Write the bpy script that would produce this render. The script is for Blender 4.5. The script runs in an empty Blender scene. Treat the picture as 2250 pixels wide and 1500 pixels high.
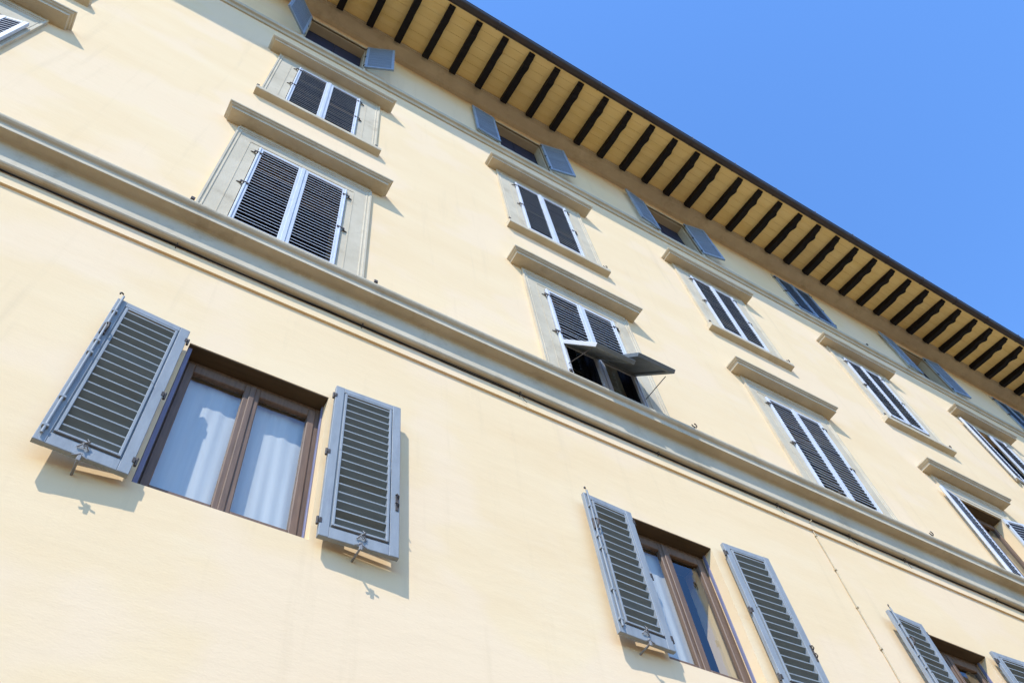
import bpy, math, random
from mathutils import Vector, Matrix
random.seed(7)
sc = bpy.context.scene
COL = sc.collection
R = math.radians
GROUND = -1.6            # street level; the camera stands at eye height z = 0

# ------------------------------------------------------------------ materials
def mat(name, col, rough=0.7, var=0.12, scale=3.0, bump=0.0, bscale=60.0, spec=0.3,
        col2=None, stretch=(1, 1, 1), stain=None, stain_amt=0.0, stain_scale=2.0, metal=0.0, rnd=False):
    m = bpy.data.materials.new(name); m.use_nodes = True
    nt = m.node_tree; N = nt.nodes; L = nt.links
    b = N['Principled BSDF']
    b.inputs['Roughness'].default_value = rough
    b.inputs['Specular IOR Level'].default_value = spec
    b.inputs['Metallic'].default_value = metal
    tc = N.new('ShaderNodeTexCoord'); mp = N.new('ShaderNodeMapping')
    L.new(tc.outputs['Object'], mp.inputs['Vector'])
    mp.inputs['Scale'].default_value = stretch
    if rnd:
        oi = N.new('ShaderNodeObjectInfo'); mu = N.new('ShaderNodeMath'); mu.operation = 'MULTIPLY'
        mu.inputs[1].default_value = 37.0
        L.new(oi.outputs['Random'], mu.inputs[0]); L.new(mu.outputs[0], mp.inputs['Location'])
    no = N.new('ShaderNodeTexNoise'); no.inputs['Scale'].default_value = scale
    no.inputs['Detail'].default_value = 8; no.inputs['Roughness'].default_value = 0.6
    L.new(mp.outputs[0], no.inputs['Vector'])
    ra = N.new('ShaderNodeValToRGB')
    c = Vector(col); c2 = Vector(col2) if col2 else c * (1 - 2 * var)
    ra.color_ramp.elements[0].position = 0.3; ra.color_ramp.elements[0].color = (*c2, 1)
    ra.color_ramp.elements[1].position = 0.68; ra.color_ramp.elements[1].color = (*c, 1)
    L.new(no.outputs['Fac'], ra.inputs['Fac'])
    last = ra.outputs['Color']
    if stain is not None:
        n2 = N.new('ShaderNodeTexNoise'); n2.inputs['Scale'].default_value = stain_scale
        n2.inputs['Detail'].default_value = 10; n2.inputs['Roughness'].default_value = 0.7
        L.new(mp.outputs[0], n2.inputs['Vector'])
        r2 = N.new('ShaderNodeValToRGB')
        r2.color_ramp.elements[0].position = 0.55; r2.color_ramp.elements[0].color = (0, 0, 0, 1)
        r2.color_ramp.elements[1].position = 0.72; r2.color_ramp.elements[1].color = (stain_amt,) * 3 + (1,)
        L.new(n2.outputs['Fac'], r2.inputs['Fac'])
        mx = N.new('ShaderNodeMixRGB'); mx.inputs['Color2'].default_value = (*stain, 1)
        L.new(r2.outputs['Color'], mx.inputs['Fac']); L.new(last, mx.inputs['Color1'])
        last = mx.outputs['Color']
    L.new(last, b.inputs['Base Color'])
    if bump > 0:
        n3 = N.new('ShaderNodeTexNoise'); n3.inputs['Scale'].default_value = bscale
        n3.inputs['Detail'].default_value = 6
        L.new(mp.outputs[0], n3.inputs['Vector'])
        bp = N.new('ShaderNodeBump'); bp.inputs['Strength'].default_value = bump
        bp.inputs['Distance'].default_value = 0.01
        L.new(n3.outputs['Fac'], bp.inputs['Height']); L.new(bp.outputs[0], b.inputs['Normal'])
    return m

M = {}
def plaster():
    m = mat('plaster', (0.885, 0.668, 0.402), 0.9, scale=0.9, col2=(0.845, 0.615, 0.35), bump=0.0, spec=0.1, stretch=(0.5, 1, 1.6),
            stain=(0.88, 0.695, 0.46), stain_amt=0.7, stain_scale=0.35)
    nt = m.node_tree; N = nt.nodes; L = nt.links; b = N['Principled BSDF']
    tc = N.new('ShaderNodeTexCoord')
    def noise(scale, stretch, detail=6, rough=.6):
        mp = N.new('ShaderNodeMapping'); mp.inputs['Scale'].default_value = stretch; L.new(tc.outputs['Object'], mp.inputs['Vector'])
        n = N.new('ShaderNodeTexNoise'); n.inputs['Scale'].default_value = scale; n.inputs['Detail'].default_value = detail
        n.inputs['Roughness'].default_value = rough; L.new(mp.outputs[0], n.inputs['Vector']); return n
    def ramp(src, p0, c0, p1, c1):
        r_ = N.new('ShaderNodeValToRGB'); r_.color_ramp.elements[0].position = p0; r_.color_ramp.elements[0].color = (c0, c0, c0, 1)
        r_.color_ramp.elements[1].position = p1; r_.color_ramp.elements[1].color = (c1, c1, c1, 1); L.new(src, r_.inputs['Fac']); return r_
    def mix(fac, c1, col2, mode='MIX'):
        x = N.new('ShaderNodeMixRGB'); x.blend_type = mode; L.new(fac, x.inputs['Fac']); L.new(c1, x.inputs['Color1']); x.inputs['Color2'].default_value = (*col2, 1); return x.outputs['Color']
    base = b.inputs['Base Color'].links[0].from_socket
    patch = ramp(noise(0.55, (1, 1, 1.3), 3, .5).outputs['Fac'], .50, 0, .56, .55)     # soft edged repair patches
    base = mix(patch.outputs['Color'], base, (0.88, 0.665, 0.44))
    drip = ramp(noise(3.2, (1.6, 1, .10), 8, .65).outputs['Fac'], .56, 0, .75, .42)      # faint rain streaks
    base = mix(drip.outputs['Color'], base, (0.70, 0.52, 0.31))
    fine = ramp(noise(38, (1, 1, 1.4), 4, .6).outputs['Fac'], .62, 0, .80, .28)          # grit
    base = mix(fine.outputs['Color'], base, (0.66, 0.48, 0.28))
    L.new(base, b.inputs['Base Color'])
    h1 = noise(7, (.45, 1, 1.5), 5, .55); h2 = noise(55, (.7, 1, 1.4), 4, .6)
    ad = N.new('ShaderNodeMath'); ad.operation = 'MULTIPLY_ADD'; ad.inputs[1].default_value = .35
    L.new(h2.outputs['Fac'], ad.inputs[0]); L.new(h1.outputs['Fac'], ad.inputs[2])
    bp = N.new('ShaderNodeBump'); bp.inputs['Strength'].default_value = .22; bp.inputs['Distance'].default_value = .012
    L.new(ad.outputs[0], bp.inputs['Height']); L.new(bp.outputs[0], b.inputs['Normal'])
    return m
M['plaster'] = plaster()
M['stone'] = mat('stone_trim', (0.635, 0.54, 0.39), 0.85, scale=3.0, col2=(0.53, 0.445, 0.31), bump=0.25, bscale=40,
                 spec=0.15, stain=(0.36, 0.28, 0.18), stain_amt=0.6, stain_scale=2.6, stretch=(0.9, 1, 0.8))
M['ochre'] = mat('ochre_boards', (0.96, 0.73, 0.33), 0.8, scale=1.6, col2=(0.88, 0.64, 0.26), bump=0.3, bscale=30,
                 stretch=(0.35, 3, 1), spec=0.15, stain=(0.86, 0.60, 0.20), stain_amt=0.6, stain_scale=1.5)
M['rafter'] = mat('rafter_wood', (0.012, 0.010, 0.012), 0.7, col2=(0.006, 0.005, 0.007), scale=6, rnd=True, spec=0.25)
M['gutter'] = mat('gutter_metal', (0.055, 0.040, 0.038), 0.5, col2=(0.035, 0.028, 0.030), scale=5, stretch=(0.6, 1, 1),
                  spec=0.4, stain=(0.10, 0.055, 0.035), stain_amt=0.6, stain_scale=3)
M['paint_dark'] = mat('shutter_paint_slate', (0.315, 0.335, 0.345), 0.6, col2=(0.25, 0.27, 0.28), scale=5, bump=0.15, bscale=50,
                      stretch=(3, 3, 0.7), stain=(0.20, 0.21, 0.24), stain_amt=0.5, stain_scale=3.5, rnd=True)
M['slat_dark'] = mat('slat_shade_grey', (0.19, 0.195, 0.17), 0.65, col2=(0.15, 0.155, 0.135), scale=5, stretch=(0.8, 3, 6), rnd=True,  # slat faces darkened below the frame paint for shade between louvres
                     stain=(0.14, 0.14, 0.13), stain_amt=0.5, stain_scale=3)
M['casing'] = mat('casing_paint_violet', (0.22, 0.22, 0.32), 0.6, col2=(0.17, 0.17, 0.26), scale=5, stretch=(3, 3, .7))
M['slat_edge'] = mat('slat_edge_sunlit', (0.30, 0.315, 0.31), 0.6, col2=(0.22, 0.235, 0.235), scale=8, stretch=(0.8, 3, 6), rnd=True)  # sunlight on the slat edges put into a lighter tone
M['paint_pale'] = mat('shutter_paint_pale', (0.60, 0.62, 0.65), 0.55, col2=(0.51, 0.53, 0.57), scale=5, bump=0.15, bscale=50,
                      stretch=(3, 3, 0.7), stain=(0.30, 0.31, 0.35), stain_amt=0.45, stain_scale=4, rnd=True)
M['paint_peel'] = mat('shutter_paint_peeling', (0.60, 0.62, 0.70), 0.6, col2=(0.52, 0.55, 0.64), scale=5, bump=0.3, bscale=50,
                      stretch=(3, 3, 1.0), stain=(0.08, 0.08, 0.10), stain_amt=1.0, stain_scale=9, rnd=True)
M['paint_blue'] = mat('shutter_paint_blue', (0.30, 0.385, 0.50), 0.55, col2=(0.25, 0.33, 0.44), scale=5, bump=0.12, bscale=50,
                      stretch=(3, 3, 0.7), stain=(0.22, 0.25, 0.33), stain_amt=0.5, stain_scale=3, rnd=True)
M['slat_blue'] = mat('slat_shade_blue', (0.21, 0.28, 0.39), 0.6, col2=(0.16, 0.22, 0.32), scale=5, stretch=(0.8, 3, 6), rnd=True)  # shutter blue darkened so the grooves between slats look shaded
M['slat_shade'] = mat('slat_shade_navy', (0.055, 0.062, 0.10), 0.6, col2=(0.035, 0.042, 0.07), scale=6, stretch=(0.8, 3, 8), rnd=True)  # pale slats coloured near-black navy to stand for the shade between them
M['wood'] = mat('window_wood', (0.205, 0.125, 0.078), 0.55, col2=(0.13, 0.08, 0.05), scale=5, stretch=(8, 8, 0.7), spec=0.4, rnd=True)
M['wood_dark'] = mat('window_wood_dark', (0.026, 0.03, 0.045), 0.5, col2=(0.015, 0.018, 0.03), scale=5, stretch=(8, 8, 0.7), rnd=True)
M['iron'] = mat('iron', (0.09, 0.075, 0.065), 0.6, col2=(0.05, 0.04, 0.035), scale=20, stain=(0.17, 0.08, 0.04), stain_amt=0.7, stain_scale=12)
M['iron_grey'] = mat('iron_painted_grey', (0.30, 0.29, 0.28), 0.6, col2=(0.20, 0.19, 0.18), scale=20, stain=(0.13, 0.08, 0.05), stain_amt=0.8, stain_scale=14)
M['soffit_sheet'] = mat('soffit_sheet_brown', (0.115, 0.08, 0.045), 0.85, col2=(0.075, 0.052, 0.03), scale=4, stretch=(0.5, 4, 4))
M['flap'] = mat('flap_shade_tone', (0.19, 0.21, 0.225), 0.6, col2=(0.13, 0.15, 0.165), scale=5)  # pale shutter paint darkened to stand for the flap's shade
M['cable'] = mat('cable_rubber', (0.030, 0.025, 0.023), 0.5, scale=8)
M['cable_pale'] = mat('cable_painted', (0.58, 0.47, 0.30), 0.7, scale=8)
M['navy'] = mat('dark_room_navy', (0.018, 0.028, 0.062), 0.5, col2=(0.012, 0.019, 0.045), scale=4)  # darkness of the room put into a flat navy tone
M['room'] = mat('room_dark_tone', (0.035, 0.037, 0.045), 0.9, scale=1)  # near-black colour stands for the darkness of unlit rooms
M['curtain'] = mat('curtain_cloth', (0.72, 0.69, 0.62), 0.9, scale=4, var=0.05, stretch=(6, 1, 0.3))
M['street'] = mat('street_stone', (0.21, 0.13, 0.055), 0.85, scale=0.8, var=0.15, bump=0.4, bscale=6)
M['opp'] = mat('opposite_plaster', (0.62, 0.52, 0.36), 0.9, scale=0.6, var=0.07)
M['tile'] = mat('roof_tile', (0.33, 0.16, 0.09), 0.85, scale=4, var=0.2)

def glass_mat(name, ior, tint):
    m = bpy.data.materials.new(name); m.use_nodes = True
    nt = m.node_tree; N = nt.nodes; L = nt.links
    N.remove(N['Principled BSDF'])
    tr = N.new('ShaderNodeBsdfTransparent'); tr.inputs['Color'].default_value = (*tint, 1)
    gl = N.new('ShaderNodeBsdfGlossy'); gl.inputs['Roughness'].default_value = 0.01
    fr = N.new('ShaderNodeFresnel'); fr.inputs['IOR'].default_value = ior
    # old panes are not flat: a slow ripple bends the reflection
    tc = N.new('ShaderNodeTexCoord'); wv = N.new('ShaderNodeTexNoise')
    wv.inputs['Scale'].default_value = 2.6; wv.inputs['Detail'].default_value = 1.5
    L.new(tc.outputs['Object'], wv.inputs['Vector'])
    bp = N.new('ShaderNodeBump'); bp.inputs['Strength'].default_value = 0.25; bp.inputs['Distance'].default_value = 0.02
    L.new(wv.outputs['Fac'], bp.inputs['Height'])
    L.new(bp.outputs[0], gl.inputs['Normal']); L.new(bp.outputs[0], fr.inputs['Normal'])
    ge = N.new('ShaderNodeNewGeometry'); fm = N.new('ShaderNodeMix')     # light leaving the room is not totally reflected
    L.new(ge.outputs['Backfacing'], fm.inputs[0]); L.new(fr.outputs[0], fm.inputs[2]); fm.inputs[3].default_value = .12
    mx = N.new('ShaderNodeMixShader')
    L.new(fm.outputs[0], mx.inputs[0]); L.new(tr.outputs[0], mx.inputs[1]); L.new(gl.outputs[0], mx.inputs[2])
    L.new(mx.outputs[0], N['Material Output'].inputs['Surface'])
    return m
M['glass'] = glass_mat('window_glass', 2.2, (0.88, 0.91, 0.92))

# ------------------------------------------------------------------ mesh helpers
class MB:
    def __init__(s): s.v = []; s.f = []; s.m = []; s.sm = []
    def add(s, verts, faces, mi=0, smooth=False):
        o = len(s.v); s.v += [tuple(v) for v in verts]
        for f in faces: s.f.append(tuple(i + o for i in f)); s.m.append(mi); s.sm.append(smooth)
    def box(s, x0, x1, y0, y1, z0, z1, mi=0, mtx=None):
        v = [(x, y, z) for x in (x0, x1) for y in (y0, y1) for z in (z0, z1)]
        if mtx is not None: v = [mtx @ Vector(p) for p in v]
        s.add(v, [(0, 1, 3, 2), (4, 6, 7, 5), (0, 4, 5, 1), (2, 3, 7, 6), (0, 2, 6, 4), (1, 5, 7, 3)], mi)
    def bbox(s, x0, x1, y0, y1, z0, z1, b=0.004, mi=0):
        # box with chamfered long edges on the y faces
        xs, zs = (x0, x0 + b, x1 - b, x1), (z0, z0 + b, z1 - b, z1)
        ring = lambda y, q: [(x0 + q, y, z0 + q), (x1 - q, y, z0 + q), (x1 - q, y, z1 - q), (x0 + q, y, z1 - q)]
        v = ring(y0, b) + ring(y0 + b, 0) + ring(y1 - b, 0) + ring(y1, b)
        f = [(0, 1, 2, 3), (15, 14, 13, 12)]
        for k in range(3):
            for i in range(4):
                j = (i + 1) % 4
                f.append((4 * k + i, 4 * (k + 1) + i, 4 * (k + 1) + j, 4 * k + j))
        s.add(v, f, mi)
    def quad(s, a, b, c, d, mi=0): s.add([a, b, c, d], [(0, 1, 2, 3)], mi)
    def tube(s, pts, r, n=8, mi=0, cap=True, rr=None):
        pts = [Vector(p) for p in pts]; rings = []
        for i, p in enumerate(pts):
            t = (pts[min(i + 1, len(pts) - 1)] - pts[max(i - 1, 0)]).normalized()
            up = Vector((0, 0, 1)) if abs(t.z) < 0.9 else Vector((1, 0, 0))
            a = t.cross(up).normalized(); b = t.cross(a)
            q = rr[i] if rr else r
            rings.append([p + a * (q * math.cos(2 * math.pi * k / n)) + b * (q * math.sin(2 * math.pi * k / n)) for k in range(n)])
        v = [p for ring in rings for p in ring]; f = []
        for i in range(len(rings) - 1):
            for k in range(n):
                k2 = (k + 1) % n
                f.append((i * n + k, i * n + k2, (i + 1) * n + k2, (i + 1) * n + k))
        s.add(v, f, mi, True)
        if cap:
            s.add(rings[0], [tuple(range(n))], mi); s.add(rings[-1], [tuple(reversed(range(n)))], mi)
    def moulding(s, prof, x0, x1, d0=0.0, mitre=True, back=-0.03, nx=1, mi=0):
        # profile [(depth, z)] from the bottom to the top swept along x, with mitred returns at both ends
        xl = lambda d: x0 - (max(0, d - d0) if mitre else 0)
        xr = lambda d: x1 + (max(0, d - d0) if mitre else 0)
        L = [(xl(d), -d, z) for d, z in prof]; Rr = [(xr(d), -d, z) for d, z in prof]
        Lb = [(xl(d), -back, z) for d, z in prof]; Rb = [(xr(d), -back, z) for d, z in prof]
        n = len(prof)
        for a, b, sm in ((L, Rr, 0), (Lb, L, 0), (Rr, Rb, 0)):
            s.add(a + b, [(i, n + i, n + i + 1, i + 1) for i in range(n - 1)], mi)
    def build(s, name, mats, parent=None, pinv=None, loc=None, rot=None):
        me = bpy.data.meshes.new(name); me.from_pydata(s.v, [], s.f)
        if not isinstance(mats, (list, tuple)): mats = [mats]
        for m in mats: me.materials.append(m)
        me.polygons.foreach_set('material_index', s.m)
        me.polygons.foreach_set('use_smooth', s.sm)
        me.update()
        o = bpy.data.objects.new(name, me); COL.objects.link(o)
        if parent is not None: o.parent = parent
        if pinv is not None: o.matrix_parent_inverse = pinv
        if loc is not None: o.location = loc
        if rot is not None: o.rotation_euler = rot
        return o

def tag(o, label=None, cat=None, group=None, kind=None):
    if label: o['label'] = label
    if cat: o['category'] = cat
    if group: o['group'] = group
    if kind: o['kind'] = kind
    return o
def empty(name, loc):
    o = bpy.data.objects.new(name, None); COL.objects.link(o); o.location = loc; o.empty_display_size = 0.5
    return o

# ------------------------------------------------------------------ the building
BASE = (0.0, 0.0, GROUND)
B = tag(empty('building', BASE), 'cream plastered palazzo with grey stone trim and blue shutters under deep eaves', 'building')
PINV = Matrix.Translation((0, 0, -GROUND))
def part(mb, name, mats, label=None):
    o = mb.build(name, mats, B, PINV)
    if label: o['label'] = label
    return o

XA, XB = -16.0, 46.0
CX = [-3.74, 0.55, 4.78, 8.93, 13.25, 17.55, 21.85, 26.15, 30.45, 34.75]
GC = [-3.60, 0.70, 4.88, 9.12, 13.40, 17.70, 21.95, 26.2, 30.5, 34.8]
DZH = [0.40, 0.09, 0.0, -0.01, -0.24, -0.2, -0.2, -0.2, -0.2, -0.2]     # old masonry: the hoods are not level
DZS = [0.2, 0.15, 0.0, 0.0, -0.15, -0.15, -0.15, -0.15, -0.15, -0.15]
opens = []
GC[2] = 4.935
GHW = {2: .545}
for i, c in enumerate(GC): opens.append((c - GHW.get(i, .595), c + GHW.get(i, .595), 4.265, 5.94, 'g', i))
for i, c in enumerate(CX): opens.append((c - 0.60, c + 0.60, 8.02 + (0.3 if i == 0 else 0), 10.42 + DZH[i] * 0.5 - (0.16 if i == 4 else 0), 'w', i))
for i, c in enumerate(CX): opens.append((c - 0.565, c + 0.565, 12.52, 14.70, 's', i))
TC = [-3.85, 0.44, 4.80, 9.0, 13.2, 17.65, 21.8, 26.1, 30.4, 34.7]
for i, c in enumerate(TC): opens.append((c - 0.615, c + 0.615, 16.80, 18.62, 't', i))

wall = MB()
THK = 0.45
xs = sorted(set([XA, XB] + [o[0] for o in opens] + [o[1] for o in opens]))
zs = sorted(set([GROUND - 0.3, 19.3] + [o[2] for o in opens] + [o[3] for o in opens]))
idx = {}
def gv(x, y, z):
    k = (round(x, 4), y, round(z, 4))
    if k not in idx: idx[k] = len(wall.v); wall.v.append((x, y, z))
    return idx[k]
def inside(xm, zm): return any(a < xm < b and c < zm < d for a, b, c, d, _, _ in opens)
# row by row so that each band only breaks at the openings that cross it
for j in range(len(zs) - 1):
    za, zb = zs[j], zs[j + 1]
    cuts = [XA, XB]
    for a, b, c, d, _, _ in opens:
        if c < (za + zb) / 2 < d: cuts += [a, b]
    cuts.sort()
    for i in range(len(cuts) - 1):
        xa, xb = cuts[i], cuts[i + 1]
        if inside((xa + xb) / 2, (za + zb) / 2): continue
        for y, fl in ((0.0, 0), (THK, 1)):
            q = [(xa, y, za), (xb, y, za), (xb, y, zb), (xa, y, zb)]
            wall.add(q if not fl else q[::-1], [(0, 1, 2, 3)])
for a, b, c, d, _, _ in opens:
    wall.quad((a, 0, c), (a, 0, d), (a, THK, d), (a, THK, c)); wall.quad((b, 0, d), (b, 0, c), (b, THK, c), (b, THK, d))
    wall.quad((a, 0, d), (b, 0, d), (b, THK, d), (a, THK, d)); wall.quad((b, 0, c), (a, 0, c), (a, THK, c), (b, THK, c))
# ends and back
for x in (XA, XB): wall.box(x - 0.2, x + 0.2, THK + 0.01, 11, GROUND - 0.3, 19.3)
wall.box(XA, XB, 11, 11.4, GROUND - 0.3, 19.3)
part(wall, 'wall', M['plaster'])
flo = MB()
for z in (2.9, 7.2, 11.6, 16.0, 19.15): flo.box(XA + 0.3, XB - 0.3, THK + 0.02, 10.9, z - 0.3, z)
for c in CX: flo.box(c + 2.05, c + 2.2, THK + 0.03, 7, GROUND, 19)
flo.box(XA + 0.3, XB - 0.3, 7, 7.2, GROUND, 19)
part(flo, 'interior_floor', M['room'])

# string course between the ground floor windows and the first floor
prof = [(-0.01, 7.09), (0.026, 7.09), (0.026, 7.275), (0.075, 7.285), (0.092, 7.295), (0.10, 7.31), (0.10, 7.585), (0.108, 7.61), (0.13, 7.622),
        (0.232, 7.622), (0.236, 7.626), (0.236, 7.70), (0.244, 7.712), (0.262, 7.722), (0.276, 7.738), (0.282, 7.755), (0.282, 7.775), (-0.01, 7.84)]
mb = MB(); mb.moulding(prof[:3], XA, XB, mitre=False)
part(mb, 'wall_band', M['plaster'])
mb = MB(); mb.moulding(prof[2:], XA, XB, mitre=False)
part(mb, 'string_course', M['stone'])
# thin string course under the top floor
mb = MB(); mb.moulding([(-0.01, 16.31), (0.03, 16.315), (0.04, 16.36), (0.055, 16.385), (0.09, 16.40), (0.10, 16.43), (0.105, 16.50), (-0.01, 16.55)], XA, XB, mitre=False)
part(mb, 'sill_course', M['stone'])
# bed moulding below the eaves
mb = MB(); mb.moulding([(-0.01, 19.02), (0.085, 19.03), (0.10, 19.05), (0.14, 19.075), (0.22, 19.10), (0.30, 19.13), (0.345, 19.165), (0.36, 19.19), (0.385, 19.19), (0.385, 19.26), (-0.01, 19.28)], XA, XB, mitre=False)
part(mb, 'eaves_moulding', M['stone'])

# eaves: boards, rafters, gutter, roof
SL = (19.02 - 19.235) / (1.68 - 0.38)
def soffz(d): return 19.235 + SL * (d - 0.38)
XE = -1.15      # left of this, out of view, overhang is added to lower the eaves' shadow
mb = MB(); nb = 7
for a, b, dmax in ((XE, XB, 1.70), (XA, XE, 2.25)):
    n = nb if dmax < 2 else nb + 3
    for k in range(n):
        d0 = 0.36 + (dmax - 0.36) * k / n; d1 = 0.36 + (dmax - 0.36) * (k + 1) / n - 0.0035
        x = a
        while x < b - 0.01:
            x2 = min(b, x + 0.672 * random.choice((4, 5, 6)))
            j = random.uniform(-0.003, 0.003)
            v = [(xx, -d, soffz(d) + j + dz) for dz in (0, 0.03) for xx in (x, x2 - 0.004) for d in (d0, d1)]
            mb.add(v, [(0, 1, 3, 2), (4, 6, 7, 5), (0, 4, 5, 1), (2, 3, 7, 6), (0, 2, 6, 4), (1, 5, 7, 3)])
            x = x2
part(mb, 'eaves_boards', M['ochre'])
mb = MB()
for a, b, dmax in ((XE, XB, 1.70), (XA, XE, 2.25)):
    e = [(-dmax, soffz(dmax) + 0.06), (-dmax, soffz(dmax) + 0.14), (5.5, soffz(dmax) + 2.3), (11.5, soffz(dmax) + 0.2), (11.5, soffz(dmax) + 0.05), (0.3, soffz(-0.3) + 0.06)]
    v = [(x, y, z) for x in (a, b) for y, z in e]; n = len(e)
    mb.add(v, [tuple(range(n)), tuple(reversed(range(n, 2 * n)))] + [(i, n + i, n + (i + 1) % n, (i + 1) % n) for i in range(n)])
part(mb, 'roof', M['tile'])

# one rafter end: carved underside (distance from the bed moulding, height below the boards)
RW = 0.145
carve = [(0, .175), (.10, .175), (.40, .175), (.45, .174), (.49, .168), (.515, .150), (.55, .132), (.58, .126), (.62, .130), (.66, .146), (.69, .166), (.72, .180), (.745, .180),
         (.765, .168), (.775, .146), (.79, .124), (.82, .106), (.86, .096), (.90, .094), (.925, .090), (.94, .076), (.95, .058), (.985, .050), (1.0, .032)]
rl = MB()
D0, D1 = 0.37, 1.64
low = [(D0 + u * (D1 - D0), h) for u, h in carve]
top = [(d, -0.02) for d, _ in low]
for sx in (-1, 1):
    pts = [(sx * RW / 2, -d, soffz(d) - h) for d, h in low] + [(sx * RW / 2, -d, soffz(d) - h) for d, h in top]
    n = len(low)
    pts = [(x_, y_, z_ - 19.1) for x_, y_, z_ in pts]
    rl.add(pts, [(i, i + 1, n + i + 1, n + i) if sx > 0 else (i, n + i, n + i + 1, i + 1) for i in range(n - 1)])
n = len(low)
rl.add([(-RW / 2, -d, soffz(d) - h - 19.1) for d, h in low] + [(RW / 2, -d, soffz(d) - h - 19.1) for d, h in low], [(i, i + 1, n + i + 1, n + i) for i in range(n - 1)])
d, h = low[-1]
q_ = soffz(d) - 19.1
rl.quad((-RW / 2, -d, q_ - h), (RW / 2, -d, q_ - h), (RW / 2, -d, q_ + .02), (-RW / 2, -d, q_ + .02))
r0 = None
k = -8
while True:
    x = 2.26 + 0.672 * k
    if x > 40: break
    if x > -3.0:
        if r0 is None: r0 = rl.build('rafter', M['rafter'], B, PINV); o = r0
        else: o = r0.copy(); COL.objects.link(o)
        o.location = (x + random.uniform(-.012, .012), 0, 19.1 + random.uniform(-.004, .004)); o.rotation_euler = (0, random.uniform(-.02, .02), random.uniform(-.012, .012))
    k += 1

def gutter(xa, xb, cy, cz, r=0.092):
    g = MB(); n = 14; nx = max(2, int((xb - xa) / 2.0))
    xsn = [xa + (xb - xa) * i / nx for i in range(nx + 1)]
    wob = [random.uniform(-.008, .008) for _ in xsn]
    sect = []
    for i in range(n + 1):
        t = math.pi + math.pi * i / n
        sect.append((r * math.cos(t), r * math.sin(t)))
    sect = [(-r - .006, .012), (-r - .012, .004)] + [(-r - .004, -.004)] + sect + [(r, 0.05)]
    m_ = len(sect)
    v = [(x, cy + a, cz + b + w) for x, w in zip(xsn, wob) for a, b in sect]
    g.add(v, [(i * m_ + j, (i + 1) * m_ + j, (i + 1) * m_ + j + 1, i * m_ + j + 1) for i in range(nx) for j in range(m_ - 1)], 0, True)
    go = part(g, 'gutter', M['gutter'])
    x = xa + 0.45; 
    while x < xb:
        q = MB()
        ang = [math.pi + math.pi * i / 10 for i in range(11)]
        pts = [(x, cy + (r + .004) * math.cos(t), cz + (r + .004) * math.sin(t)) for t in ang]
        q.tube([(x, cy - r - .012, cz + .03)] + pts + [(x, cy + r + .05, cz + .06)], 0.009, 6)
        q.tube([(x, cy - r - .012, cz + .03), (x, cy - r - .016, cz + .075)], .008, 6)
        if x < 38 and x > 1.0:
            q.build('gutter_bracket', M['gutter'], go)
        x += 1.34
    j = MB()
    for x in xsn[1:-1]:
        if x > 30: continue
        ang = [math.pi + math.pi * i / 12 for i in range(13)]
        v = [(x + dx, cy + (r + .003) * math.cos(t), cz + (r + .003) * math.sin(t)) for dx in (-.025, .025) for t in ang]
        j.add(v, [(i, i + 1, 14 + i, 13 + i) for i in range(12)], 0, True)
    if j.v: j.build('gutter_joint', M['gutter'], go)
gutter(XE, XB, -1.765, 19.03)
gutter(XA, XE, -2.31, 18.98)  # unseen left run, set further out with the added overhang

# ------------------------------------------------------------------ window surrounds
def surround_w(i):
    c = CX[i]; dz = DZH[i]
    a, b, top, bot = c - 0.93, c + 0.93, 10.73 + dz, 7.78
    oa, ob, ot = c - 0.60, c + 0.60, 10.42 + dz * 0.5 - (0.16 if i == 4 else 0)
    m = MB()
    # moulded architrave: outer fillet, hollow, inner fillet, then the flat face round the opening
    steps = [(0.0, 0.0), (0.0, 0.045), (0.022, 0.045), (0.028, 0.034), (0.045, 0.030), (0.052, 0.036), (0.062, 0.036), (0.070, 0.026), (0.33, 0.024)]
    def rect(off): return (a + off, b - off, top - off)
    for k in range(len(steps) - 1):
        (o0, d0), (o1, d1) = steps[k], steps[k + 1]
        a0, b0, t0 = rect(o0); a1, b1, t1 = rect(o1)
        if k == len(steps) - 2: a1, b1, t1 = oa, ob, ot
        m.quad((a0, -d0, bot), (a1, -d1, bot), (a1, -d1, t1), (a0, -d0, t0))
        m.quad((a0, -d0, t0), (a1, -d1, t1), (b1, -d1, t1), (b0, -d0, t0))
        m.quad((b0, -d0, t0), (b1, -d1, t1), (b1, -d1, bot), (b0, -d0, bot))
    d = 0.024
    for p, q in (((oa, bot), (oa, ot)), ((oa, ot), (ob, ot)), ((ob, ot), (ob, bot))):
        m.quad((p[0], -d, p[1]), (p[0], .002, p[1]), (q[0], .002, q[1]), (q[0], -d, q[1]))
    # shallow rebate strip the shutters swing in
    g = 0.008
    for (x0, x1, z0, z1) in ((oa - .125, oa - .125 + g, bot, ot + .07), (ob + .085, ob + .085 + g, bot, ot + .07), (oa - .125, ob + .085 + g, ot + .07, ot + .07 + g)):
        m.box(x0, x1, -0.030, -0.02, z0, z1)
    # plain frieze up to the hood
    m.box(a + .01, b - .01, -0.030, 0.01, top, top + 0.105)
    s = part(m, 'window_surround', M['stone'])
    h = MB(); z = top + 0.10
    h.moulding([(0.0, z), (0.03, z), (0.15, z), (0.19, z + .002), (0.195, z + .006), (0.195, z + .05), (0.203, z + .058), (0.215, z + .062), (0.226, z + .075),
                (0.228, z + .085), (0.240, z + .088), (0.247, z + .10), (0.247, z + .122), (0, z + .165)], a, b, d0=0.03)
    h.build('hood', M['stone'], s)
    return s
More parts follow.
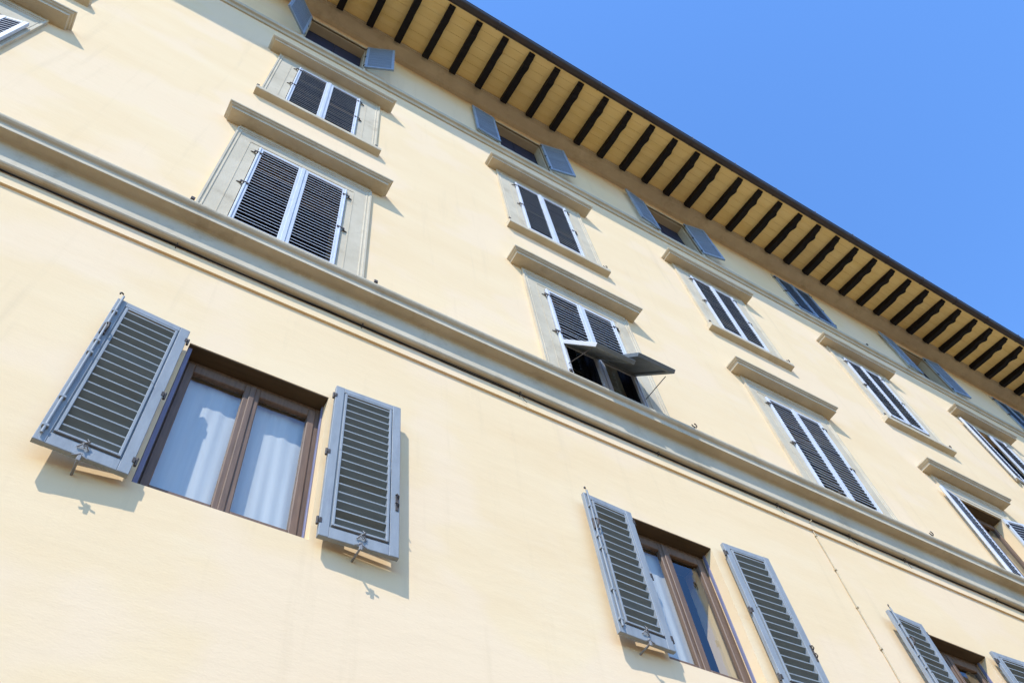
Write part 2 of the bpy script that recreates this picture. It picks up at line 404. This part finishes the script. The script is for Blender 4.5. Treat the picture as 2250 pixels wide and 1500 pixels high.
def surround_s(i):
    c = CX[i]; dz = DZS[i] * 0.5
    a, b, top, bot = c - 0.925, c + 0.925, 14.93, 12.30 + DZS[i]
    oa, ob, ot = c - 0.565, c + 0.565, 14.70
    m = MB()
    steps = [(0.0, 0.0), (0.0, 0.040), (0.022, 0.040), (0.028, 0.030), (0.045, 0.028), (0.052, 0.034), (0.062, 0.034), (0.070, 0.024), (0.33, 0.022)]
    for k in range(len(steps) - 1):
        (o0, d0), (o1, d1) = steps[k], steps[k + 1]
        a0, b0, t0 = a + o0, b - o0, top - o0; a1, b1, t1 = a + o1, b - o1, top - o1
        if k == len(steps) - 2: a1, b1, t1 = oa, ob, ot
        m.quad((a0, -d0, bot), (a1, -d1, bot), (a1, -d1, t1), (a0, -d0, t0))
        m.quad((a0, -d0, t0), (a1, -d1, t1), (b1, -d1, t1), (b0, -d0, t0))
        m.quad((b0, -d0, t0), (b1, -d1, t1), (b1, -d1, bot), (b0, -d0, bot))
    d = 0.022
    for p, q in (((oa, bot), (oa, ot)), ((oa, ot), (ob, ot)), ((ob, ot), (ob, bot))):
        m.quad((p[0], -d, p[1]), (p[0], .002, p[1]), (q[0], .002, q[1]), (q[0], -d, q[1]))
    m.quad((oa, -d, bot), (ob, -d, bot), (ob, -d, 12.525), (oa, -d, 12.525))
    for x0 in (oa - .12, ob + .112): m.box(x0, x0 + .008, -.028, -.018, bot, ot + .05)
    s = part(m, 'window_surround', M['stone'])
    h = MB(); z = 14.935
    h.moulding([(0.0, z), (0.03, z), (0.16, z), (0.20, z + .002), (0.205, z + .006), (0.205, z + .05), (0.213, z + .056), (0.228, z + .062), (0.24, z + .075),
                (0.25, z + .085), (0.253, z + .105), (0, z + .145)], a, b, d0=0.03)
    h.build('hood', M['stone'], s)
    q = MB(); z = 12.28 + DZS[i]
    q.moulding([(0.0, z - .015), (0.022, z - .01), (0.095, z), (0.108, z + .006), (0.112, z + .016), (0.112, z + .092), (0.106, z + .10), (0, z + .125)], c - 0.985, c + 0.985, mitre=False)
    so = q.build('sill', M['stone'], s)
    return s, z + .10
for i in range(7): surround_w(i)
SILLZ = {}
for i in range(7): _, SILLZ[i] = surround_s(i)

# ------------------------------------------------------------------ shutters
def shutter(xh, yh, z0, w, h, hinge, angle, paint, slat, pitch=0.075, hang=True, skip=None, label=None, ground=False, t=0.042, top_floor=False, peel=None):
    """one leaf; hinge 'L' or 'R', angle 0 closed .. 180 flat open. local y < 0 is the street side when closed."""
    s = 1 if hinge == 'L' else -1
    st, tr, br = (0.078, 0.062, 0.105) if ground else ((0.062, 0.055, 0.09) if not top_floor else (0.06, 0.06, 0.08))
    m = MB()
    def bb(x0, x1, y0, y1, za, zb, mi=0, b=.004):
        xa, xb = sorted((s * x0, s * x1)); m.bbox(xa, xb, y0, y1, za, zb, b, mi)
    zlo = 0.0 if skip is None else skip
    bb(0.004, st, -t, 0, 0, h, 1 if peel == 'hinge' else 0); bb(w - st, w - .004, -t, 0, 0, h, 1 if peel == 'free' else 0)
    bb(st, w - st, -t + .002, -.002, h - tr, h)
    if skip is None: bb(st, w - st, -t + .002, -.002, 0, br)
    else: bb(st, w - st, -t + .002, -.002, skip - .05, skip)
    if angle < 5:
        # slim cover strip down the street face of the hinge stile
        bb(0.012, 0.030, -t - .012, -t + .001, .01, h - .01, 0, .003)
        if hinge == 'L': bb(w - .026, w + .020, -t - .012, -t + .001, (skip or 0.0) + .01, h - .01, 0, .003)
    o = m.build('shutter', [paint, peel and M['paint_peel'] or paint], B, PINV, (xh, yh, z0), (0, 0, -s * R(angle)))
    if label: o['label'] = label
    # louvred panel
    q = MB(); bo = 0.020 if ground else 0.0; g = 0.010 if ground else 0.0
    xa, xb = st + g, w - st - g
    za, zb = ((skip if skip is not None else br) + g), h - tr - g
    def qb(x0, x1, y0, y1, zc, zd, mi=0):
        a, b = sorted((s * x0, s * x1)); q.bbox(a, b, y0, y1, zc, zd, .003, mi)
    if ground:
        zm = za + (zb - za) * 0.52
        for (c, d, e) in ((za, zm - .004, .010), (zm + .004, zb, .004)):
            qb(xa, xa + bo, -t + .006, e, c, d); qb(xb - bo, xb, -t + .006, e, c, d)
        for (u0, u1, c, d) in ((st - .002, xa + .004, za - g, zb + g), (xb - .004, w - st + .002, za - g, zb + g), (xa, xb, za - g, za + .004), (xa, xb, zb - .004, zb + g)):
            qb(u0, u1, -t + .010, -.012, c, d)
        qb(xa + bo, xb - bo, -t + .006, .010, za, za + bo); qb(xa + bo, xb - bo, -t + .006, .004, zb - bo, zb)
    la, lb = xa + bo, xb - bo
    lz0, lz1 = za + bo, zb - bo
    n = int((lz1 - lz0) / pitch); p = (lz1 - lz0) / n
    for k in range(n):
        zc = lz0 + (k + 0.5) * p
        tilt = R(46 + random.uniform(-2.5, 2.5) + (random.choice((0, 0, 0, 0, 0, 0, 0, -9, 7))))
        dep = 0.046 if not ground else 0.064
        x0, x1 = sorted((s * la, s * lb))
        hd = dep / 2 * math.cos(tilt); hz_ = dep / 2 * math.sin(tilt); e_ = .0065 if ground else (.0048 if pitch < .08 else .0034)
        rx = random.uniform(-.004, .004)
        v = [(x, yy, zc + zz + rx * (x - s * w / 2) - .001) for x in (x0, x1) for yy, zz in ((-hd - t / 2, -hz_ - e_), (hd - t / 2, hz_ - e_), (hd - t / 2, hz_ + e_), (-hd - t / 2, -hz_ + e_))]
        q.add(v, [(0, 1, 5, 4), (2, 3, 7, 6)], 1); q.add(v, [(1, 2, 6, 5), (3, 0, 4, 7)], 2)  # broad faces take the shade tone, edge strips the lit tone
        continue
        mt = Matrix.Translation((0, -t / 2 - .001, zc)) @ Matrix.Rotation(random.uniform(-.004, .004), 4, 'Y') @ Matrix.Rotation(tilt, 4, 'X')
        q.box(x0, x1, -dep / 2, dep / 2, -.0045, .0045, 1, mt)
    q.build('louvre_panel', [paint, slat, M['slat_edge'] if ground else paint], o)
    # hinges
    hb = MB()
    hz = [h * .08, h * .5, h * .92] if h > 1 else [h * .15, h * .85]
    if angle < 5:
        for zz in hz[1:] if not top_floor else hz:
            e = MB()
            e.box(*sorted((s * -.035, s * .06)), -t - .012, -t - .004, zz - .016, zz + .016)
            e.tube([(s * -.03, -t + .004, zz - .03), (s * -.03, -t + .004, zz + .03)], .012, 8)
            e.tube([(s * -.03, -t + .01, zz - .01), (s * -.07, -t + .02, zz + .0), (s * -.085, -.0, zz - .012)], .008, 6)
            e.build('hinge', M['iron'], o)
    else:
        for zz in hz:
            e = MB()
            e.tube([(s * -.010, -.012, zz - .035), (s * -.010, -.012, zz + .035)], .010, 8)
            e.box(*sorted((0, s * .018)), -.004, .004, zz - .022, zz + .022)
            e.build('hinge', M['iron'], o)
    if ground:
        # bolt rod with hooked ends on the meeting stile of one leaf
        if hinge == 'L':
            e = MB(); xr = s * (w - .034)
            e.tube([(xr, .016, .05), (xr, .016, h * .62), (xr, .016, h * .64), (xr, .018, h - .01), (xr, .016, h + .02)], .0095, 8)
            e.build('bolt_rod', paint, o)
            e = MB()
            e.tube([(xr, .014, h + .0), (xr, .014, h + .025), (xr + .012, .020, h + .045), (xr + .026, .026, h + .045), (xr + .034, .028, h + .032), (xr + .030, .026, h + .018)], .0065, 8)
            e.build('bolt_hook', M['iron'], o)
            for zz in (.12, .42, h * .55, h * .64, h * .88):
                e = MB(); e.bbox(xr - .02, xr + .02, .0, .026, zz - .011, zz + .011, .003); e.build('rod_guide', paint, o)
            e = MB(); zz = h * .74
            e.tube([(xr - .012, .012, zz - .05), (xr - .016, .045, zz - .02), (xr - .014, .05, zz + .03), (xr + .0, .03, zz + .05)], .009, 8)
            e.bbox(xr - .02, xr + .02, 0, .02, zz - .07, zz + .06, .004)
            e.build('handle', M['iron'], o)
        else:
            e = MB(); xr = s * (w - .028)
            for zz in (h * .28, h * .33):
                e.tube([(xr - .01, .0, zz), (xr - .005, .025, zz + .01), (xr + .008, .028, zz + .03), (xr + .01, .004, zz + .045)], .006, 6)
            e.bbox(xr - .012, xr + .012, 0, .008, h * .26, h * .36, .002)
            e.build('bolt_catch', M['iron'], o)
        # stay of the lower flap, hanging on the bottom rail
        e = MB(); xm = s * w * .52
        e.tube([(xm, .012, br + .035), (xm - .02, .022, br + .01), (xm + .012, .026, br - .02), (xm - .006, .02, br - .05)], .006, 6)
        for dx in (-.035, .035): e.tube([(xm + dx, .006, br - .045), (xm + dx * .4, .016, br - .02), (xm, .02, br - .035)], .006, 6)
        e.build('flap_latch', M['iron_grey'], o)
    return o

def holdback(x, z, d=0.13):
    e = MB()
    e.tube([(x, .03, z - .03), (x, -d + .02, z - .03), (x, -d, z - .02), (x, -d - .004, z + .005)], .009, 8)
    e.bbox(x - .012, x + .012, -d - .016, -d - .006, z - .05, z + .02, .003)
    e.tube([(x - .045, -d - .012, z - .02), (x - .02, -d - .014, z - .01), (x, -d - .014, z + .01), (x + .02, -d - .014, z - .01), (x + .045, -d - .012, z - .02)], .006, 6)
    part(e, 'shutter_stay', M['iron_grey'])

# ------------------------------------------------------------------ casement windows
def casement(c, z0, z1, hw, y, wood, curtain=None, casing=None, side=0.055, label=None, sides=2):
    m = MB(); a, b = c - hw, c + hw
    fo = side
    m.bbox(a, a + fo, y, y + .07, z0, z1); m.bbox(b - fo, b, y, y + .07, z0, z1)
    m.bbox(a + fo, b - fo, y, y + .07, z1 - .075, z1); m.bbox(a + fo, b - fo, y, y + .07, z0, z0 + .075)
    for (p, q) in ((a + fo - .006, c - .001), (c + .001, b - fo + .006)):
        st, yy = .064, y - .014
        m.bbox(p, p + st, yy, yy + .055, z0 + .06, z1 - .06, .007); m.bbox(q - st, q, yy, yy + .055, z0 + .06, z1 - .06, .007)
        m.bbox(p + st, q - st, yy + .001, yy + .054, z1 - .155, z1 - .06, .007); m.bbox(p + st, q - st, yy + .001, yy + .054, z0 + .06, z0 + .175, .007)
    m.bbox(c - .024, c + .024, y - .028, y - .013, z0 + .07, z1 - .07, .006)
    o = part(m, 'window', wood, label)
    for (p, q) in ((a + fo + .055, c - .062), (c + .062, b - fo - .055)):
        g = MB(); nx, nz = 1, 1
        g.quad((p, y + .016, z0 + .17), (q, y + .016, z0 + .17), (q, y + .016, z1 - .15), (p, y + .016, z1 - .15))
        g.build('pane', M['glass'], o)
    if curtain:
        for (p, q) in ((a + .03, c + .01), (c - .01, b - .03))[:sides]:
            k = MB(); n = 60; rows = 8; ph = random.uniform(0, 6)
            v = []
            for r_ in range(rows + 1):
                z = z0 + .05 + (z1 - z0 - .1) * r_ / rows
                for j in range(n + 1):
                    u = j / n
                    amp = .0035 * (1 - .35 * r_ / rows)
                    v.append((p + (q - p) * u, y + .085 + (0.0 if p < c - .2 else .012) + amp * math.sin(u * 34 + ph + .5 * math.sin(u * 9 + r_ * .3)) + .004 * math.sin(u * 13 + r_ * .5), z))
            k.add(v, [(r_ * (n + 1) + j, r_ * (n + 1) + j + 1, (r_ + 1) * (n + 1) + j + 1, (r_ + 1) * (n + 1) + j) for r_ in range(rows) for j in range(n)], 0, True)
            k.build('curtain', curtain, o)
    if casing:
        k = MB()
        k.bbox(a + .002, a + .036, .035, y - .016, z0 + .004, z1 - .004, .004); k.build('casing', casing, o)
        k = MB(); k.bbox(b - .014, b - .002, .10, y - .016, z0 + .004, z1 - .004, .003); k.build('casing', casing, o)
    return o

# ground floor
for i, c in enumerate(GC):
    if i > 5: continue
    hw = GHW.get(i, .595); a, b = c - hw, c + hw
    casement(c, 4.265, 5.94, hw, .15, M['wood'], M['curtain'] if i in (1, 2, 0) else None, M['casing'], sides=1 if i == 2 else 2)
    if i == 0: continue
    xl, zl, wl, hl, al = {1: (a - .03, 4.20, .585, 1.735, 176), 2: (a - .012, 4.245, .575, 1.605, 178)}.get(i, (a - .03, 4.22, .575, 1.70, 178))
    xr, zr, wr, hr, ar = {1: (b + .02, 4.235, .60, 1.775, 177.5), 2: (b + .085, 4.235, .615, 1.735, 177.5)}.get(i, (b + .01, 4.235, .60, 1.72, 177.5))
    shutter(xl, -.105, zl, wl, hl, 'L', al, M['paint_dark'], M['slat_dark'], .089, ground=True)
    shutter(xr, -.10, zr, wr, hr, 'R', ar, M['paint_dark'], M['slat_dark'], .089, ground=True)
    holdback(xl - .30, zl - .01); holdback(xr + .30, zr - .01)

# first floor
for i, c in enumerate(CX):
    if i > 6: continue
    z0 = 8.02; zt = 10.42 + DZH[i] * .5 - (.16 if i == 4 else 0)
    h = zt - z0 - .01
    if i == 0:
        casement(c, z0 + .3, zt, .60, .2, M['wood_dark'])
        shutter(c - .59, -.012, z0, .585, h, 'L', 2, M['paint_pale'], M['slat_shade'])
        shutter(c + .585, -.035, z0 + .30, .30, h - .25, 'R', 168, M['paint_pale'], M['slat_shade'], label='pale shutter leaf swung out beside its window')
    elif i == 2:
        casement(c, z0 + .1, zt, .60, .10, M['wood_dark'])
        for x0 in (c - .599, c + .579):
            m = MB(); m.box(x0, x0 + .02, .012, .098, z0, zt - .002); part(m, 'reveal_dark_lining', M['wood_dark'])  # added dark lining that makes the reveal behind the flap look dark
        for hg, x in (('L', c - .595), ('R', c + .595)):
            o = shutter(x, -.006, z0, .592, h, hg, 0, M['paint_pale'], M['slat_shade'], skip=1.0)
            s = 1 if hg == 'L' else -1
            # lower flap propped open on a thin rod
            f = MB(); L_ = 1.0 if hg == 'L' else .935; w0, w1 = .018, .575; th = .055
            def fb(x0, x1, za, zb, y0=-th / 2, y1=th / 2):
                p, q = sorted((s * x0, s * x1)); f.bbox(p, q, y0, y1, za, zb, .004)
            fb(w0, w0 + .06, -L_, 0); f.m[0:] = [1 if hg == 'L' and any(abs(f.v[i][0] - s * w0) < 1e-6 for i in fc) and all(abs(f.v[i][0] - s * w0) < .005 for i in fc) else 0 for fc in f.f]; fb(w1 - .06, w1, -L_, 0); fb(w0 + .06, w1 - .06, -.06, 0); fb(w0 + .06, w1 - .06, -L_, -L_ + .08)  # sunlit edge of the left flap stays pale, the rest is shade-toned
            n = 11
            for k in range(n):
                zc = -.06 - (L_ - .14) * (k + .5) / n
                p, q = sorted((s * (w0 + .055), s * (w1 - .055)))
                f.box(p, q, -.044, .044, -.005, .005, 0, Matrix.Translation((0, 0, zc)) @ Matrix.Rotation(R(82), 4, 'X'))
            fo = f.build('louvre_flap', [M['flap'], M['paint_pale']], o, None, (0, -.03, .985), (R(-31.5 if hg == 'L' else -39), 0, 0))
            fo['label'] = 'lower louvred flap propped open'
            e = MB()
            if hg == 'L': e.tube([(.0, -.055, .40), (.10, -.50, .27)], .006, 6)
            else: e.tube([(-.012, -.055, .40), (-.10, -.52, .23)], .006, 6)
            e.build('prop_rod', M['iron'], o)
    elif i == 4:
        casement(c, z0 + .05, zt, .60, .16, M['wood'])
        shutter(c - .60, -.05, z0, .50, h, 'L', 173, M['paint_pale'], M['slat_shade'], label='pale shutter leaf swung open to the left')
        shutter(c + .60, -.05, z0, .50, h, 'R', 171, M['paint_pale'], M['slat_shade'], label='pale shutter leaf swung open to the right')
    else:
        shutter(c - .595, -.006, z0, .592, h, 'L', 0, M['paint_pale'], M['slat_shade'], pitch=.074)
        shutter(c + .595, -.006, z0, .592, h, 'R', 0, M['paint_pale'], M['slat_shade'], pitch=.074, peel='hinge' if i == 1 else None, label='pale shutter leaf with peeling outer stile' if i == 1 else None)
# second floor
for i, c in enumerate(CX):
    if i > 6: continue
    z0, h = 12.53, 2.16
    if i == 5:
        casement(c, z0, z0 + h, .565, .16, M['wood_dark'])
        shutter(c - .56, -.05, z0, .53, h, 'L', 174, M['paint_pale'], M['slat_shade'], .0835, label='pale shutter leaf swung open to the left')
        shutter(c + .56, -.006, z0, .557, h, 'R', 0, M['paint_pale'], M['slat_shade'], .0835)
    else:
        shutter(c - .56, -.006, z0, .557, h, 'L', 0, M['paint_pale'], M['slat_shade'], .0835)
        shutter(c + .56, -.006, z0, .557, h, 'R', 0, M['paint_pale'], M['slat_shade'], .0835, peel='hinge' if i == 1 else None)
# top floor, under the eaves
TOPANG = {0: (0, 0), 1: (141, 157), 2: (178, 168), 3: (174, 170), 4: (0, 0), 5: (176, 175), 6: (0, 0), 7: (0, 0)}
for i, c in enumerate(TC):
    if i > 7: continue
    al, ar = TOPANG[i]
    z0, h = 16.98, 1.70
    fr = MB(); a, b = c - .615, c + .615
    for (x0, x1, q0, q1) in ((a - .05, a, 16.5, 18.67), (b, b + .05, 16.5, 18.67), (a, b, 18.62, 18.67)): fr.bbox(x0, x1, -.022, .03, q0, q1, .006)
    part(fr, 'window_surround', M['stone'])
    if al:
        for x0, x1 in ((c - .594, c - .003), (c + .003, c + .594)):
            m = MB(); m.bbox(x0, x1, .214, .245, 16.81, 18.588, .006); part(m, 'dark_room_board', M['navy'])  # added boards standing in for the dark room behind the opening
        yh = -.055
        shutter(a - .0, yh if al > 150 else -.03, z0, .585, h, 'L', al, M['paint_blue'], M['slat_blue'], .075, top_floor=True)
        shutter(b + .0, yh if ar > 165 else -.05, z0, .585, h, 'R', ar, M['paint_blue'], M['slat_blue'], .075, top_floor=True)
    else:
        shutter(a + .005, -.004, 16.84, .608, 1.77, 'L', 0, M['paint_blue'], M['slat_blue'], .075, top_floor=True)
        shutter(b - .005, -.004, 16.84, .608, 1.77, 'R', 0, M['paint_blue'], M['slat_blue'], .075, top_floor=True)

# iron hooks standing on the string course and the sills
def hook(x, y, z, kind=0):
    e = MB()
    e.tube([(x, y + .10, z - .01), (x, y, z), (x, y - .01, z + .015)], .008, 6)
    if kind == 0:
        e.bbox(x - .02, x + .02, y - .02, y, z, z + .05, .004)
    else:
        e.tube([(x, y - .01, z + .01), (x + .03, y - .01, z + .02), (x + .05, y - .012, z + .05), (x + .045, y - .012, z + .085), (x + .025, y - .012, z + .095)], .008, 6)
        e.tube([(x - .0, y - .01, z + .01), (x - .025, y - .01, z + .03), (x - .03, y - .01, z + .045)], .008, 6)
    part(e, 'iron_hook', M['iron'])
for x, k in ((-.39, 0), (1.53, 0), (3.96, 0), (5.75, 1), (8.2, 0), (9.95, 1), (12.3, 0), (14.1, 1)): hook(x, -.27, 7.79, k)
for i in range(1, 6):
    hook(CX[i] - .97, -.09, SILLZ[i] + .01, 0); hook(CX[i] + .90, -.09, SILLZ[i] + .01, 1 if i > 1 else 0)
hook(14.62, -.09, 16.55, 1)

# ------------------------------------------------------------------ cables on the wall
def cable_run(seed, d, z, r):
    rnd = random.Random(seed); pts = []
    x = XA + 1
    while x < 40:
        sag = rnd.uniform(.003, .014)
        L_ = rnd.uniform(1.3, 2.1)
        for k in range(8):
            u = k / 8
            pts.append((x + L_ * u, -d + rnd.uniform(-.002, .002), z - sag * 4 * u * (1 - u) + rnd.uniform(-.002, .002)))
        x += L_
    return pts
CB = tag(empty('cable_bundle', (XA + 1, -.06, 7.2)), 'black cables clipped in a row along the underside of the lower string course', 'cable')
CPI = Matrix.Translation((-(XA + 1), .06, -7.2))
for sd, d, z, r in ((1, .034, 7.268, .0065), (2, .046, 7.264, .005)):
    m = MB(); m.tube(cable_run(sd, d, z, r), r, 8); m.build('cable', M['cable'], CB, CPI)
x = -2.0
rnd = random.Random(5)
while x < 26:
    m = MB()
    m.tube([(x, -.03, 7.282), (x, -.062, 7.278), (x + .003, -.066, 7.255), (x, -.05, 7.235), (x, -.02, 7.232)], .0045, 6)
    if rnd.random() < .6:
        q = rnd.uniform(-.06, .08)
        m.tube([(x, -.05, 7.24), (x + .012, -.058, 7.20), (x + .04 + q * .5, -.052, 7.155), (x + .07 + q * .5, -.045, 7.14)], .003, 6)
    m.build('cable_clip', M['iron'], CB, CPI)
    x += rnd.uniform(1.0, 1.9)
m = MB()
pts = []
z = 7.19
while z > 1.0: pts.append((7.54 + .004 * math.sin(z * 5) , -.012, z)); z -= .12
m.tube([(7.54, -.07, 7.22)] + pts, .0075, 6)
z = 7.0
while z > 1.2: m.bbox(7.522, 7.556, -.024, .0, z - .012, z + .012, .003); z -= .55
tag(m.build('wall_cable', M['cable_pale']), 'thin cream cable dropping down the wall right of the second ground floor window', 'cable')

for a, b, c, d, k, i in opens:
    if (k == 'g' and i < 5) or (k == 'w' and i == 4):
        m = MB(); m.box(a + .001, b - .001, .004, THK - .01, d - .012, d - .002); part(m, 'soffit_sheet', M['soffit_sheet'])  # thin dark brown sheet under the head of the opening
    elif k == 't' and i in (1, 2, 3, 5):
        m = MB(); m.box(a + .001, b - .001, .031, .212, d - .03, d - .002); m.box(a + .001, a + .02, .031, .212, c, d - .031); m.box(b - .02, b - .001, .031, .212, c, d - .031); part(m, 'window_reveal', M['stone'])

# ------------------------------------------------------------------ street and what the panes mirror
g = MB(); g.quad((-400, -400, GROUND), (400, -400, GROUND), (400, 400, GROUND), (-400, 400, GROUND))
tag(g.build('street', M['street']), kind='structure')
def opposite(x0, x1, y0, y1, top, label):
    e = tag(empty('house', ((x0 + x1) / 2, (y0 + y1) / 2, GROUND)), label, 'building')
    pi = Matrix.Translation((-(x0 + x1) / 2, -(y0 + y1) / 2, -GROUND))
    m = MB(); m.box(x0, x1, y0, y1, GROUND, top)
    m.box(x0 - .15, x1 + .15, y0 - .15, y1 + .15, top - .9, top - .55)
    w = m.build('wall', M['opp'], e, pi)
    r_ = MB(); r_.box(x0 - .7, x1 + .7, y0 - .7, y1 + .7, top + .004, top + .2)
    r_.add([(x0 - .7, y0 - .7, top + .2), (x1 + .7, y0 - .7, top + .2), (x1 + .7, y1 + .7, top + .2), (x0 - .7, y1 + .7, top + .2), (x0 + 2, (y0 + y1) / 2, top + 2.4), (x1 - 2, (y0 + y1) / 2, top + 2.4)],
           [(0, 1, 5, 4), (1, 2, 5), (2, 3, 4, 5), (3, 0, 4)])
    r_.build('roof', M['tile'], e, pi)
    z = 1.5
    while z + 2 < top - 1:
        x = x0 + 1.6
        while x + 1.2 < x1 - 1:
            q = MB(); q.bbox(x - .12, x + 1.32, y1, y1 + .05, z - .12, z + 2.0, .01); f = q.build('window', M['stone'], e, pi)
            q = MB(); q.bbox(x, x + 1.2, y1 + .051, y1 + .06, z, z + 1.9, .004); q.build('shutter', M['paint_dark'], f)
            x += 3.4
        z += 4
opposite(21, 36, -26, -13, 17.4, 'tall cream house across the street, mirrored in a ground floor pane')

# ------------------------------------------------------------------ light
s_dir = Vector((1.15, 1.0, -1.73)).normalized()
sun = bpy.data.lights.new('sun', 'SUN'); sun.energy = 2.0; sun.angle = R(0.53); sun.color = (1.0, 0.985, 0.955)
so = bpy.data.objects.new('sun', sun); COL.objects.link(so); so.rotation_euler = s_dir.to_track_quat('-Z', 'Y').to_euler(); so.location = (-20, -20, 40)
W = bpy.data.worlds.new('World'); sc.world = W; W.use_nodes = True
nt = W.node_tree; bg = nt.nodes['Background']
sk = nt.nodes.new('ShaderNodeTexSky'); sk.sky_type = 'NISHITA'; sk.sun_disc = False
sk.sun_elevation = math.asin(-s_dir.z); sk.sun_rotation = math.atan2(-s_dir.x, -s_dir.y) % (2 * math.pi)
sk.air_density = 1.0; sk.dust_density = 0.0; sk.ozone_density = 5.0; sk.altitude = 50
tint = nt.nodes.new('ShaderNodeMixRGB'); tint.blend_type = 'MULTIPLY'; tint.inputs['Fac'].default_value = 1.0
tint.inputs['Color2'].default_value = (0.69, 0.93, 1.15, 1)
nt.links.new(sk.outputs[0], tint.inputs['Color1']); nt.links.new(tint.outputs[0], bg.inputs['Color']); bg.inputs['Strength'].default_value = 0.15

# ------------------------------------------------------------------ camera
cam = bpy.data.cameras.new('camera'); co = bpy.data.objects.new('camera', cam); COL.objects.link(co)
cam.sensor_width = 36; cam.lens = 29.4264; cam.clip_end = 2000; cam.clip_start = .05
Rw = Matrix(((0.85457578, 0.38946241, 0.34353933), (-0.50855099, 0.76163717, 0.40160268), (-0.10524317, -0.51790719, 0.84893817)))
cm = Matrix((( Rw[0][0], -Rw[0][1], -Rw[0][2]), (Rw[1][0], -Rw[1][1], -Rw[1][2]), (Rw[2][0], -Rw[2][1], -Rw[2][2]))).to_4x4()
cm.translation = Vector((0, -4.0, 0)); co.matrix_world = cm
sc.camera = co
vs = sc.view_settings; vs.view_transform = 'Standard'; vs.look = 'None'; vs.exposure = 1.2; vs.gamma = 1; vs.use_curve_mapping = False
sc.cycles.max_bounces = 8; sc.cycles.diffuse_bounces = 5; sc.cycles.transparent_max_bounces = 12
